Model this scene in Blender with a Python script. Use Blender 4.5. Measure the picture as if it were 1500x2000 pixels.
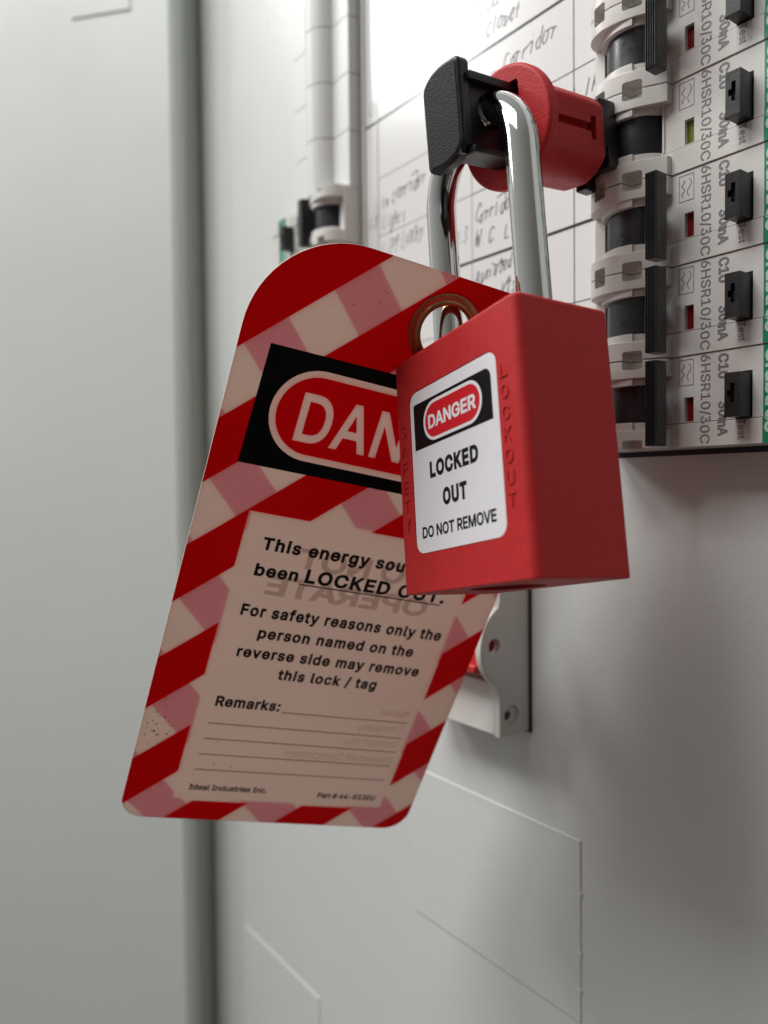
import bpy, bmesh, math, os, random
from mathutils import Vector, Matrix
from mathutils.geometry import delaunay_2d_cdt

# ------------------------------------------------------------------ set-up
S = 0.001                      # everything below is measured in millimetres
PI = math.pi
sc = bpy.context.scene
for o in list(bpy.data.objects):
    bpy.data.objects.remove(o)
COL = sc.collection
random.seed(7)

# camera: hand held phone, a few centimetres in front of the board
cd = bpy.data.cameras.new('camera')
cam = bpy.data.objects.new('camera', cd)
COL.objects.link(cam)
sc.camera = cam
CR = Vector((0.59645, 0.80259, -0.01010))
CF = Vector((-0.80245, 0.59596, -0.03020))
CU = Vector((-0.01822, 0.02611, 0.99949))
CPOS = Vector((90.55, -138.85, 0.0))
cam.matrix_world = Matrix((
    (CR.x, CU.x, -CF.x, CPOS.x * S),
    (CR.y, CU.y, -CF.y, CPOS.y * S),
    (CR.z, CU.z, -CF.z, CPOS.z * S),
    (0, 0, 0, 1)))
cd.sensor_fit = 'VERTICAL'
cd.lens = 4.2
cd.sensor_height = 4.2 * 2000.0 / 1502.0
cd.sensor_width = cd.sensor_height * 0.75
cd.clip_start = 0.005
cd.clip_end = 50
cd.dof.use_dof = True
cd.dof.focus_distance = 0.146
cd.dof.aperture_fstop = 2.0

# dim room light
W = bpy.data.worlds.new('World')
sc.world = W
W.use_nodes = True
wn, wl = W.node_tree.nodes, W.node_tree.links
bg = wn['Background']
tc = wn.new('ShaderNodeTexCoord')
cr = wn.new('ShaderNodeValToRGB')
mr = wn.new('ShaderNodeMapRange')
mr.inputs['From Min'].default_value = -1
mr.inputs['From Max'].default_value = 1
dp = wn.new('ShaderNodeVectorMath')
dp.operation = 'DOT_PRODUCT'
dv = Vector((-0.78, 0.0, 0.62)).normalized()
dp.inputs[1].default_value = dv
wl.new(tc.outputs['Generated'], dp.inputs[0])
wl.new(dp.outputs['Value'], mr.inputs['Value'])
wl.new(mr.outputs[0], cr.inputs[0])
wl.new(cr.outputs[0], bg.inputs['Color'])
e = cr.color_ramp.elements
e[0].position = 0.0; e[0].color = (0.105, 0.085, 0.075, 1)
e[1].position = 1.0; e[1].color = (0.93, 0.95, 0.93, 1)
m_ = e.new(0.5); m_.color = (0.42, 0.405, 0.385, 1)
m_ = e.new(0.3); m_.color = (0.20, 0.175, 0.155, 1)
bg.inputs['Strength'].default_value = 0.52


def ceiling_lamp(name, loc, size, power, rz=0.0):
    l = bpy.data.lights.new(name, 'AREA')
    l.shape = 'RECTANGLE'
    l.size, l.size_y = size
    l.energy = power
    l.color = (1.0, 1.0, 0.985)
    o = bpy.data.objects.new(name, l)
    COL.objects.link(o)
    o.location = [c * S for c in loc]
    o.rotation_euler = (0, 0, rz)
    return o


ceiling_lamp('ceiling_lamp', (-205, -470, 690), (0.52, 0.36), 7.7)
ceiling_lamp('ceiling_lamp', (-1395, -940, 1130), (0.8, 0.5), 19, math.radians(36))

vs = sc.view_settings
vs.view_transform = 'Standard'
vs.look = 'None'
vs.exposure = 0.0
vs.gamma = 1.0
vs.use_curve_mapping = False
sc.cycles.use_denoising = True

# ------------------------------------------------------------------ materials
MATS = {}


def mat(name, col, rough=0.5, metal=0.0, bump=0.0, bscale=1500.0, spec=0.5, coat=0.0,
        var=0.0, vscale=60.0, rvar=0.0, dust=0.0, dustcol=(0.6, 0.5, 0.5), dscale=600.0):
    m = bpy.data.materials.new(name)
    m.use_nodes = True
    nt = m.node_tree
    b = nt.nodes['Principled BSDF']
    b.inputs['Base Color'].default_value = (*col, 1)
    b.inputs['Roughness'].default_value = rough
    b.inputs['Metallic'].default_value = metal
    b.inputs['Specular IOR Level'].default_value = spec
    b.inputs['Coat Weight'].default_value = coat
    b.inputs['Coat Roughness'].default_value = 0.16
    geo = nt.nodes.new('ShaderNodeNewGeometry')
    if bump:
        n = nt.nodes.new('ShaderNodeTexNoise')
        n.inputs['Scale'].default_value = bscale
        n.inputs['Detail'].default_value = 4
        nt.links.new(geo.outputs['Position'], n.inputs['Vector'])
        bp = nt.nodes.new('ShaderNodeBump')
        bp.inputs['Strength'].default_value = bump
        bp.inputs['Distance'].default_value = 0.0002
        nt.links.new(n.outputs['Fac'], bp.inputs['Height'])
        nt.links.new(bp.outputs['Normal'], b.inputs['Normal'])
    if var or rvar:
        n2 = nt.nodes.new('ShaderNodeTexNoise')
        n2.inputs['Scale'].default_value = vscale
        n2.inputs['Detail'].default_value = 6
        n2.inputs['Roughness'].default_value = 0.65
        nt.links.new(geo.outputs['Position'], n2.inputs['Vector'])
        if var:
            mx = nt.nodes.new('ShaderNodeMix')
            mx.data_type = 'RGBA'
            mx.inputs['A'].default_value = (*[c * (1 - var) for c in col], 1)
            mx.inputs['B'].default_value = (*[min(1, c * (1 + var)) for c in col], 1)
            nt.links.new(n2.outputs['Fac'], mx.inputs['Factor'])
            nt.links.new(mx.outputs['Result'], b.inputs['Base Color'])
        if rvar:
            m2 = nt.nodes.new('ShaderNodeMapRange')
            m2.inputs['From Min'].default_value = 0.3
            m2.inputs['From Max'].default_value = 0.7
            m2.inputs['To Min'].default_value = max(0.02, rough - rvar)
            m2.inputs['To Max'].default_value = rough + rvar
            nt.links.new(n2.outputs['Fac'], m2.inputs['Value'])
            nt.links.new(m2.outputs[0], b.inputs['Roughness'])
    if dust:
        vo = nt.nodes.new('ShaderNodeTexVoronoi')
        vo.inputs['Scale'].default_value = dscale
        nt.links.new(geo.outputs['Position'], vo.inputs['Vector'])
        r1 = nt.nodes.new('ShaderNodeMapRange')
        r1.inputs['From Min'].default_value = 0.05
        r1.inputs['From Max'].default_value = 0.16
        r1.inputs['To Min'].default_value = 1.0
        r1.inputs['To Max'].default_value = 0.0
        nt.links.new(vo.outputs['Distance'], r1.inputs['Value'])
        n4 = nt.nodes.new('ShaderNodeTexNoise')
        n4.inputs['Scale'].default_value = dscale * 0.12
        n4.inputs['Detail'].default_value = 4
        nt.links.new(geo.outputs['Position'], n4.inputs['Vector'])
        r2 = nt.nodes.new('ShaderNodeMapRange')
        r2.inputs['From Min'].default_value = 0.54
        r2.inputs['From Max'].default_value = 0.66
        nt.links.new(n4.outputs['Fac'], r2.inputs['Value'])
        mu = nt.nodes.new('ShaderNodeMath')
        mu.operation = 'MULTIPLY'
        nt.links.new(r1.outputs[0], mu.inputs[0])
        nt.links.new(r2.outputs[0], mu.inputs[1])
        m3 = nt.nodes.new('ShaderNodeMath')
        m3.operation = 'MULTIPLY'
        m3.inputs[1].default_value = dust
        nt.links.new(mu.outputs[0], m3.inputs[0])
        mx2 = nt.nodes.new('ShaderNodeMix')
        mx2.data_type = 'RGBA'
        mx2.inputs['A'].default_value = (*col, 1)
        mx2.inputs['B'].default_value = (*dustcol, 1)
        if b.inputs['Base Color'].is_linked:
            nt.links.new(b.inputs['Base Color'].links[0].from_socket, mx2.inputs['A'])
        nt.links.new(m3.outputs[0], mx2.inputs['Factor'])
        nt.links.new(mx2.outputs['Result'], b.inputs['Base Color'])
    MATS[name] = m
    return m


PANEL = mat('painted_steel', (0.66, 0.675, 0.66), 0.34, bump=0.26, bscale=1100, var=0.03, vscale=22, rvar=0.10)
DOOR = mat('door_paint', (0.70, 0.725, 0.71), 0.38, bump=0.16, bscale=420, var=0.03, vscale=14, rvar=0.10)
LIP = mat('lip_paint', (0.76, 0.81, 0.765), 0.45)
DARK = mat('gap_shade', (0.03, 0.03, 0.03), 0.8)  # near-black colour standing in for the shade inside gaps
SHELL = mat('breaker_plastic', (0.66, 0.64, 0.612), 0.36, bump=0.06, bscale=2500, var=0.02, vscale=200)
SHELL2 = mat('blank_plastic', (0.68, 0.69, 0.675), 0.4, bump=0.05, bscale=2500)
BLACK = mat('black_plastic', (0.011, 0.011, 0.013), 0.38, bump=0.12, bscale=1800, var=0.25, vscale=300, rvar=0.08)
DRUM = mat('drum_plastic', (0.016, 0.017, 0.021), 0.32, var=0.3, vscale=250, rvar=0.12, dust=0.5, dustcol=(0.25, 0.25, 0.25), dscale=1700)
GRIT = mat('grained_black_plastic', (0.014, 0.014, 0.0155), 0.52, spec=0.22, bump=0.7, bscale=3200, var=0.2, vscale=900)
REDP = mat('red_plastic', (0.475, 0.023, 0.025), 0.5, spec=0.2, bump=0.18, bscale=2600, var=0.16, vscale=420, rvar=0.09, dust=0.5, dustcol=(0.62, 0.30, 0.28), dscale=1500)
REDN = mat('red_nylon', (0.53, 0.026, 0.030), 0.48, spec=0.28, bump=0.45, bscale=2300, var=0.14, vscale=600, rvar=0.08, dust=0.45, dustcol=(0.62, 0.30, 0.28), dscale=1600)
REDD = mat('red_window', (0.20, 0.008, 0.012), 0.25)
GRNW = mat('green_window', (0.19, 0.20, 0.025), 0.25)
REDS = mat('red_switch', (0.50, 0.02, 0.025), 0.3)
GREEN = mat('green_print', (0.006, 0.22, 0.115), 0.4)
MINT = mat('mint_print', (0.50, 0.66, 0.56), 0.4)
GREY = mat('grey_print', (0.20, 0.19, 0.185), 0.45)
INK = mat('black_print', (0.006, 0.006, 0.007), 0.55, spec=0.2)
HEAD = mat('black_panel_print', (0.003, 0.003, 0.004), 0.5, spec=0.15)
CHROME = mat('chrome', (0.64, 0.65, 0.64), 0.055, metal=1.0, bump=0.0, bscale=500, rvar=0.03, vscale=250)
nt_ = CHROME.node_tree                                     # fine scratches along the rod
geo_ = nt_.nodes.new('ShaderNodeNewGeometry')
mp_ = nt_.nodes.new('ShaderNodeMapping')
mp_.inputs['Rotation'].default_value = (0.35, 0.5, 0.2)
mp_.inputs['Scale'].default_value = (3800, 3800, 420)
ns_ = nt_.nodes.new('ShaderNodeTexNoise')
ns_.inputs['Scale'].default_value = 1.0
ns_.inputs['Detail'].default_value = 2
mr_ = nt_.nodes.new('ShaderNodeMapRange')
mr_.inputs['From Min'].default_value = 0.60
mr_.inputs['From Max'].default_value = 0.72
mr_.inputs['To Min'].default_value = 0.055
mr_.inputs['To Max'].default_value = 0.12
nt_.links.new(geo_.outputs['Position'], mp_.inputs['Vector'])
nt_.links.new(mp_.outputs['Vector'], ns_.inputs['Vector'])
nt_.links.new(ns_.outputs['Fac'], mr_.inputs['Value'])
nt_.links.new(mr_.outputs[0], nt_.nodes['Principled BSDF'].inputs['Roughness'])
BRASS = mat('brass', (0.30, 0.18, 0.09), 0.30, metal=1.0, bump=0.05, var=0.35, vscale=300, rvar=0.08)
LABW = mat('label_white', (0.76, 0.75, 0.78), 0.35, var=0.02, vscale=300)
LABR = mat('label_red', (0.58, 0.008, 0.016), 0.35)
PAPER = mat('laminated_paper', (0.74, 0.73, 0.72), 0.2, spec=0.55, bump=0.03, bscale=60, coat=0.35)
RULE = mat('chart_rule', (0.035, 0.04, 0.042), 0.13, coat=0.35)
FAINT = mat('chart_faint_rule', (0.36, 0.36, 0.37), 0.13, coat=0.35)
PEN = mat('pen_ink', (0.10, 0.105, 0.16), 0.13, coat=0.35)
PENF = mat('pen_ink_pale', (0.30, 0.30, 0.34), 0.13, coat=0.35)
CLEAR = mat('holder_plastic', (0.62, 0.64, 0.62), 0.2)
SCREW = mat('screw_steel', (0.10, 0.10, 0.10), 0.4, metal=0.6)
EDGE = mat('laminate_edge', (0.86, 0.62, 0.58), 0.25)


def card_material():
    """vinyl tag: red diagonal stripes, pale stripes of the reverse print showing through"""
    m = bpy.data.materials.new('striped_vinyl')
    m.use_nodes = True
    nt = m.node_tree
    N, L = nt.nodes, nt.links
    b = N['Principled BSDF']
    b.inputs['Roughness'].default_value = 0.45
    b.inputs['Specular IOR Level'].default_value = 0.2
    tc = N.new('ShaderNodeTexCoord')
    sp = N.new('ShaderNodeSeparateXYZ')
    L.new(tc.outputs['Object'], sp.inputs[0])

    def mth(op, a, bb=None, c=None):
        n = N.new('ShaderNodeMath')
        n.operation = op
        for i, v in enumerate((a, bb, c)):
            if v is None:
                continue
            if isinstance(v, (int, float)):
                n.inputs[i].default_value = v
            else:
                L.new(v, n.inputs[i])
        return n.outputs[0]

    X = mth('MULTIPLY', sp.outputs['X'], 1 / S)
    Z = mth('MULTIPLY', sp.outputs['Z'], 1 / S)

    def soft(v, lo, hi):
        n = N.new('ShaderNodeMapRange')
        n.interpolation_type = 'SMOOTHSTEP'
        n.inputs['From Min'].default_value = lo
        n.inputs['From Max'].default_value = hi
        L.new(v, n.inputs['Value'])
        return n.outputs[0]

    def box(x0, x1, z0, z1, s):
        a = mth('MULTIPLY', soft(X, x0 - s, x0 + s), mth('SUBTRACT', 1.0, soft(X, x1 - s, x1 + s)))
        c = mth('MULTIPLY', soft(Z, z0 - s, z0 + s), mth('SUBTRACT', 1.0, soft(Z, z1 - s, z1 + s)))
        return mth('MULTIPLY', a, c)

    def band(v, off, per, duty, s):
        f = mth('MULTIPLY', mth('FRACT', mth('DIVIDE', mth('ADD', v, off), per)), per)
        return mth('MULTIPLY', soft(f, 0, 2 * s), mth('SUBTRACT', 1.0, soft(f, duty - s, duty + s)))

    # stripes run at 45 degrees: red where (x - z - 36.6) mod 27.3 < 13.4
    d = mth('SUBTRACT', X, Z)
    red = band(d, 273 - 36.6, 27.3, 13.5, 0.05)
    first = mth('SUBTRACT', 1.0, soft(d, 22.55, 22.65))
    panel = box(9.5, 63.3, -131.2, -55.0, 0.06)
    red = mth('MULTIPLY', mth('MAXIMUM', red, first), mth('SUBTRACT', 1.0, panel))
    sgh = mth('ADD', X, Z)
    gh = band(sgh, 273 - 3.0, 27.5, 13.8, 0.35)
    gpan = box(9.9, 62.9, -130.6, -54.6, 0.4)
    gh = mth('MULTIPLY', gh, mth('SUBTRACT', 1.0, gpan))
    no = N.new('ShaderNodeTexNoise')
    no.inputs['Scale'].default_value = 55
    no.inputs['Detail'].default_value = 5
    L.new(tc.outputs['Object'], no.inputs['Vector'])

    def mix(f, a, c):
        n = N.new('ShaderNodeMix')
        n.data_type = 'RGBA'
        for key, v in (('Factor', f), ('A', a), ('B', c)):
            if isinstance(v, tuple):
                n.inputs[key].default_value = (*v, 1)
            else:
                L.new(v, n.inputs[key])
        return n.outputs['Result']

    base = mix(no.outputs['Fac'], (0.74, 0.605, 0.545), (0.77, 0.635, 0.575))
    base = mix(gh, base, (0.69, 0.38, 0.395))
    # grime specks
    vo = N.new('ShaderNodeTexVoronoi')
    vo.inputs['Scale'].default_value = 330
    vo.inputs['Randomness'].default_value = 1
    L.new(tc.outputs['Object'], vo.inputs['Vector'])
    spk = mth('SUBTRACT', 1.0, soft(vo.outputs['Distance'], 0.05, 0.10))
    n3 = N.new('ShaderNodeTexNoise')
    n3.inputs['Scale'].default_value = 38
    n3.inputs['Detail'].default_value = 3
    L.new(tc.outputs['Object'], n3.inputs['Vector'])
    spk = mth('MULTIPLY', spk, soft(n3.outputs['Fac'], 0.57, 0.63))
    base = mix(mth('MULTIPLY', spk, 0.75), base, (0.05, 0.03, 0.03))
    col = mix(red, base, (0.60, 0.002, 0.008))
    ax = mth('MAXIMUM', mth('SUBTRACT', mth('ABSOLUTE', mth('SUBTRACT', X, 35.5)), 18.1), 0.0)
    az = mth('ADD', Z, 33.1)
    dist = mth('SQRT', mth('ADD', mth('MULTIPLY', ax, ax), mth('MULTIPLY', az, az)))
    ring = mth('SUBTRACT', 1.0, soft(dist, 9.55, 9.65))
    core = mth('SUBTRACT', 1.0, soft(dist, 7.95, 8.02))
    col = mix(ring, col, (0.77, 0.63, 0.57))
    col = mix(core, col, (0.62, 0.002, 0.010))
    L.new(col, b.inputs['Base Color'])
    tr = N.new('ShaderNodeBsdfTranslucent')
    L.new(col, tr.inputs['Color'])
    mx = N.new('ShaderNodeMixShader')
    mx.inputs[0].default_value = 0.62
    L.new(b.outputs[0], mx.inputs[1])
    L.new(tr.outputs[0], mx.inputs[2])
    L.new(mx.outputs[0], N['Material Output'].inputs['Surface'])
    return m


CARD = card_material()


def print_material(name, col, t=0.6):
    """thin print on the vinyl: lets the light through like the card under it"""
    m = mat(name, col, 0.45, spec=0.2)
    nt = m.node_tree
    b = nt.nodes['Principled BSDF']
    tr = nt.nodes.new('ShaderNodeBsdfTranslucent')
    tr.inputs['Color'].default_value = (*col, 1)
    mx = nt.nodes.new('ShaderNodeMixShader')
    mx.inputs[0].default_value = t
    nt.links.new(b.outputs[0], mx.inputs[1])
    nt.links.new(tr.outputs[0], mx.inputs[2])
    nt.links.new(mx.outputs[0], nt.nodes['Material Output'].inputs['Surface'])
    return m


# ------------------------------------------------------------------ helpers


def tag(o, label=None, cat=None, group=None, kind=None):
    if label: o['label'] = label
    if cat: o['category'] = cat
    if group: o['group'] = group
    if kind: o['kind'] = kind
    return o


def root(name, loc, label, cat, group=None, axes=None):
    o = bpy.data.objects.new(name, None)
    o.empty_display_size = 0.005
    COL.objects.link(o)
    if axes:
        ax = [Vector(a).normalized() for a in axes]
        o.matrix_world = Matrix(((ax[0].x, ax[1].x, ax[2].x, loc[0] * S),
                                 (ax[0].y, ax[1].y, ax[2].y, loc[1] * S),
                                 (ax[0].z, ax[1].z, ax[2].z, loc[2] * S), (0, 0, 0, 1)))
    else:
        o.location = [c * S for c in loc]
    return tag(o, label, cat, group)


def link(name, me, parent=None):
    o = bpy.data.objects.new(name, me)
    COL.objects.link(o)
    if parent:
        o.parent = parent
    return o


def fin(name, bm, mats, parent=None, smooth=30.0):
    """bmesh in millimetres -> linked object"""
    bmesh.ops.scale(bm, vec=(S, S, S), verts=bm.verts)
    me = bpy.data.meshes.new(name)
    bm.to_mesh(me)
    bm.free()
    for m in (mats if isinstance(mats, (list, tuple)) else [mats]):
        me.materials.append(m)
    if smooth:
        for p in me.polygons:
            p.use_smooth = True
        me.set_sharp_from_angle(angle=math.radians(smooth))
    o = link(name, me, parent)
    if smooth:
        wnm = o.modifiers.new('weighted', 'WEIGHTED_NORMAL')
        wnm.keep_sharp = True
        wnm.weight = 100
    return o


def join(bm, other):
    me = bpy.data.meshes.new('tmp')
    other.to_mesh(me)
    other.free()
    bm.from_mesh(me)
    bpy.data.meshes.remove(me)
    return bm


def bx(x0, x1, y0, y1, z0, z1, bev=0.0, seg=2, mi=0):
    bm = bmesh.new()
    v = [bm.verts.new((x, y, z)) for x in (x0, x1) for y in (y0, y1) for z in (z0, z1)]
    for f in ((0, 1, 3, 2), (4, 6, 7, 5), (0, 4, 5, 1), (2, 3, 7, 6), (0, 2, 6, 4), (1, 5, 7, 3)):
        bm.faces.new([v[i] for i in f])
    bmesh.ops.recalc_face_normals(bm, faces=bm.faces)
    if bev:
        bmesh.ops.bevel(bm, geom=list(bm.edges), offset=bev, segments=seg, affect='EDGES', profile=0.5)
    for f in bm.faces:
        f.material_index = mi
    return bm


def prism(poly, t0, t1, axis='y', bev=0.0, seg=2, mi=0):
    """poly: 2-D outline; axis y -> (x,z) outline, axis z -> (x,y), axis x -> (y,z)"""
    bm = bmesh.new()

    def P(p, t):
        return {'y': (p[0], t, p[1]), 'z': (p[0], p[1], t), 'x': (t, p[0], p[1])}[axis]
    a = [bm.verts.new(P(p, t0)) for p in poly]
    b = [bm.verts.new(P(p, t1)) for p in poly]
    n = len(poly)
    fa = bm.faces.new(a)
    fb = bm.faces.new(b[::-1])
    for i in range(n):
        j = (i + 1) % n
        bm.faces.new((a[j], a[i], b[i], b[j]))
    bmesh.ops.recalc_face_normals(bm, faces=bm.faces)
    if bev:
        es = [e for e in bm.edges if (fa in e.link_faces or fb in e.link_faces)]
        bmesh.ops.bevel(bm, geom=es, offset=bev, segments=seg, affect='EDGES', profile=0.5)
    for f in bm.faces:
        f.material_index = mi
    return bm


def rrect(x0, x1, z0, z1, r, n=6):
    rs = r if isinstance(r, (list, tuple)) else [r] * 4    # tl, tr, br, bl
    out = []
    for (cx, cz, a0, rr) in ((x0 + rs[0], z1 - rs[0], PI, rs[0]), (x1 - rs[1], z1 - rs[1], PI / 2, rs[1]),
                             (x1 - rs[2], z0 + rs[2], 0, rs[2]), (x0 + rs[3], z0 + rs[3], -PI / 2, rs[3])):
        if rr <= 0:
            out.append((cx, cz))
            continue
        for i in range(n + 1):
            a = a0 - PI / 2 * i / n
            out.append((cx + rr * math.cos(a), cz + rr * math.sin(a)))
    return out


def tab_outline(x0, x1, z0, z1, rx, rz, c, n=10):
    """upright tab: top left and bottom right corners swept, the others small"""
    out = [(x0, z0 + c), (x0, z1 - rz)]
    out += [(x0 + rx - rx * math.cos(a), z1 - rz + rz * math.sin(a)) for a in [PI / 2 * i / n for i in range(1, n + 1)]]
    out += [(x1 - c + c * math.sin(a), z1 - c + c * math.cos(a)) for a in [PI / 2 * i / 4 for i in range(5)]]
    out += [(x1 - rx + rx * math.cos(a), z0 + rz - rz * math.sin(a)) for a in [PI / 2 * i / n for i in range(n + 1)]]
    out += [(x0 + c - c * math.sin(a), z0 + c - c * math.cos(a)) for a in [PI / 2 * i / 4 for i in range(4)]]
    return out[::-1]


def circle(cx, cz, r, n=32):
    return [(cx + r * math.cos(-2 * PI * i / n), cz + r * math.sin(-2 * PI * i / n)) for i in range(n)]


def fill2d(loops, extra=(), cons=()):
    """triangulate closed loops with the non-zero winding rule"""
    V, E = [], []
    for lp in loops:
        k = len(V)
        V += [Vector(p) for p in lp]
        E += [(k + i, k + (i + 1) % len(lp)) for i in range(len(lp))]
    for lp in cons:                                 # lines that only split the surface
        k = len(V)
        V += [Vector(p) for p in lp]
        E += [(k + i, k + (i + 1) % len(lp)) for i in range(len(lp))]
    V += [Vector(p) for p in extra]
    vv, ee, ff, _, _, _ = delaunay_2d_cdt(V, E, [], 0, 1e-7)
    segs = []
    for lp in loops:
        for i in range(len(lp)):
            (x0, y0), (x1, y1) = lp[i], lp[(i + 1) % len(lp)]
            if y0 != y1:
                segs.append((x0, y0, x1, y1))
    tris = []
    for f in ff:
        cx = sum(vv[i].x for i in f) / len(f)
        cy = sum(vv[i].y for i in f) / len(f)
        w = 0
        for (x0, y0, x1, y1) in segs:
            if (y0 <= cy) != (y1 <= cy):
                t = (cy - y0) / (y1 - y0)
                if x0 + t * (x1 - x0) > cx:
                    w += 1 if y1 > y0 else -1
        if w:
            tris.append(tuple(f))
    return [(v.x, v.y) for v in vv], tris


def inside(p, segs):
    w = 0
    for (x0, y0, x1, y1) in segs:
        if (y0 <= p[1]) != (y1 <= p[1]):
            t = (p[1] - y0) / (y1 - y0)
            if x0 + t * (x1 - x0) > p[0]:
                w += 1 if y1 > y0 else -1
    return w != 0


def cw(lp, positive=True):
    a = sum(lp[i][0] * lp[(i + 1) % len(lp)][1] - lp[(i + 1) % len(lp)][0] * lp[i][1] for i in range(len(lp)))
    return lp if (a > 0) == positive else lp[::-1]


def flat(bm, vt, y, mi=0, dy=None):
    """2-D triangles onto a plane of constant y (front = -y)"""
    vv, tris = vt
    vs = [bm.verts.new((p[0], y + (dy(p[0], p[1]) if dy else 0), p[1])) for p in vv]
    for t in tris:
        try:
            f = bm.faces.new([vs[i] for i in t])
            f.material_index = mi
        except ValueError:
            pass
    return bm


def solid(vt, y0, y1, mi=0, dy=None):
    """2-D triangles extruded from y0 (front) to y1"""
    vv, tris = vt
    bm = bmesh.new()
    a = [bm.verts.new((p[0], y0 + (dy(*p) if dy else 0), p[1])) for p in vv]
    b = [bm.verts.new((p[0], y1 + (dy(*p) if dy else 0), p[1])) for p in vv]
    cnt = {}
    for t in tris:
        bm.faces.new([a[i] for i in t])
        bm.faces.new([b[i] for i in t[::-1]])
        for i in range(3):
            k = (t[i], t[(i + 1) % 3])
            cnt[k] = cnt.get(k, 0) + 1
    for (i, j) in cnt:
        if (j, i) not in cnt:
            bm.faces.new((a[i], b[i], b[j], a[j]))
    loose = [v for v in bm.verts if not v.link_faces]
    bmesh.ops.delete(bm, geom=loose, context='VERTS')
    bmesh.ops.recalc_face_normals(bm, faces=bm.faces)
    for f in bm.faces:
        f.material_index = mi
    return bm


FONT = None
try:
    fp = os.path.join(bpy.utils.system_resource('DATAFILES'), 'fonts', 'Inter.woff2')
    if os.path.exists(fp):
        FONT = bpy.data.fonts.load(fp)
except Exception:
    FONT = None
CAPH = 0.727


def glyph_loops(body, bold, spacing=1.0):
    c = bpy.data.curves.new('t', 'FONT')
    c.body = body
    if FONT:
        c.font = FONT
    c.fill_mode = 'NONE'
    c.resolution_u = 4
    c.space_character = spacing
    o = bpy.data.objects.new('t', c)
    me = o.to_mesh()
    pts = [(v.co.x, v.co.y) for v in me.vertices]
    nxt = {}
    for ed in me.edges:
        nxt.setdefault(ed.vertices[0], []).append(ed.vertices[1])
        nxt.setdefault(ed.vertices[1], []).append(ed.vertices[0])
    seen, loops = set(), []
    for i in range(len(pts)):
        if i in seen or i not in nxt:
            continue
        lp, cur, prev = [], i, None
        while cur not in seen:
            seen.add(cur)
            lp.append(pts[cur])
            cand = sorted([k for k in nxt[cur] if k not in seen])
            if prev is None and cand:
                cand = [k for k in cand if k == cur + 1] or cand
            prev = cur
            if not cand:
                break
            cur = cand[0]
        if len(lp) > 2:
            loops.append(lp)
    o.to_mesh_clear()
    bpy.data.objects.remove(o)
    bpy.data.curves.remove(c)
    return [thicken(lp, bold, orient(loops)) for lp in loops] if bold else loops


def area2(lp):
    return sum(lp[i][0] * lp[(i + 1) % len(lp)][1] - lp[(i + 1) % len(lp)][0] * lp[i][1] for i in range(len(lp)))


def orient(loops):
    return 1.0 if max((area2(l) for l in loops), key=abs) > 0 else -1.0


def thicken(lp, d, sg):
    """move an outline outwards by d to make the stroke bolder"""
    pts = []
    for p in lp:
        if not pts or math.hypot(p[0] - pts[-1][0], p[1] - pts[-1][1]) > 1e-4:
            pts.append(p)
    if len(pts) > 2 and math.hypot(pts[0][0] - pts[-1][0], pts[0][1] - pts[-1][1]) < 1e-4:
        pts.pop()
    out, n = [], len(pts)
    for i in range(n):
        a, b, c = pts[i - 1], pts[i], pts[(i + 1) % n]
        u = Vector((b[0] - a[0], b[1] - a[1])).normalized()
        v = Vector((c[0] - b[0], c[1] - b[1])).normalized()
        n1, n2 = Vector((u.y, -u.x)) * sg, Vector((v.y, -v.x)) * sg
        k = 1 + n1.dot(n2)
        m = (n1 + n2) / max(k, 0.45)
        out.append((b[0] + m.x * d, b[1] + m.y * d))
    return out


def cap_height():
    ys = [p[1] for lp in glyph_loops('H', 0) for p in lp]
    return max(ys) - min(ys)


CAPH = cap_height()
print('cap height', CAPH)


def text2d(body, cap, x, z, width=None, bold=0.0, align='l', rot=0.0, mirror=False, spacing=1.0):
    """words as 2-D triangles: cap height and total width in mm, baseline origin x,z, rot in degrees"""
    loops = glyph_loops(body, bold, spacing)
    vv, tris = fill2d(loops)
    x0 = min(p[0] for p in vv); x1 = max(p[0] for p in vv)
    sz = cap / CAPH
    sxx = sz if width is None else width / (x1 - x0)
    w = (x1 - x0) * sxx
    ox = {'l': 0, 'c': -w / 2, 'r': -w}[align]
    ca, sa = math.cos(math.radians(rot)), math.sin(math.radians(rot))
    out = []
    for p in vv:
        a, b = (p[0] - x0) * sxx + ox, p[1] * sz
        if mirror:
            a = -a
        out.append((x + a * ca - b * sa, z + a * sa + b * ca))
    if mirror:
        tris = [t[::-1] for t in tris]
    return out, tris


def tube(path, r, n=24, caps=True):
    bm = bmesh.new()
    rings = []
    P = [Vector(p) for p in path]
    up = None
    for i, p in enumerate(P):
        t = (P[min(i + 1, len(P) - 1)] - P[max(i - 1, 0)]).normalized()
        if up is None:
            up = t.orthogonal().normalized()
        up = (up - t * up.dot(t)).normalized()
        sd = t.cross(up)
        rr = r(i) if callable(r) else r
        rings.append([bm.verts.new(p + rr * (math.cos(2 * PI * k / n) * up + math.sin(2 * PI * k / n) * sd)) for k in range(n)])
    for a, b in zip(rings, rings[1:]):
        for k in range(n):
            bm.faces.new((a[k], a[(k + 1) % n], b[(k + 1) % n], b[k]))
    if caps:
        bm.faces.new(rings[0][::-1])
        bm.faces.new(rings[-1])
    bmesh.ops.recalc_face_normals(bm, faces=bm.faces)
    return bm


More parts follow.
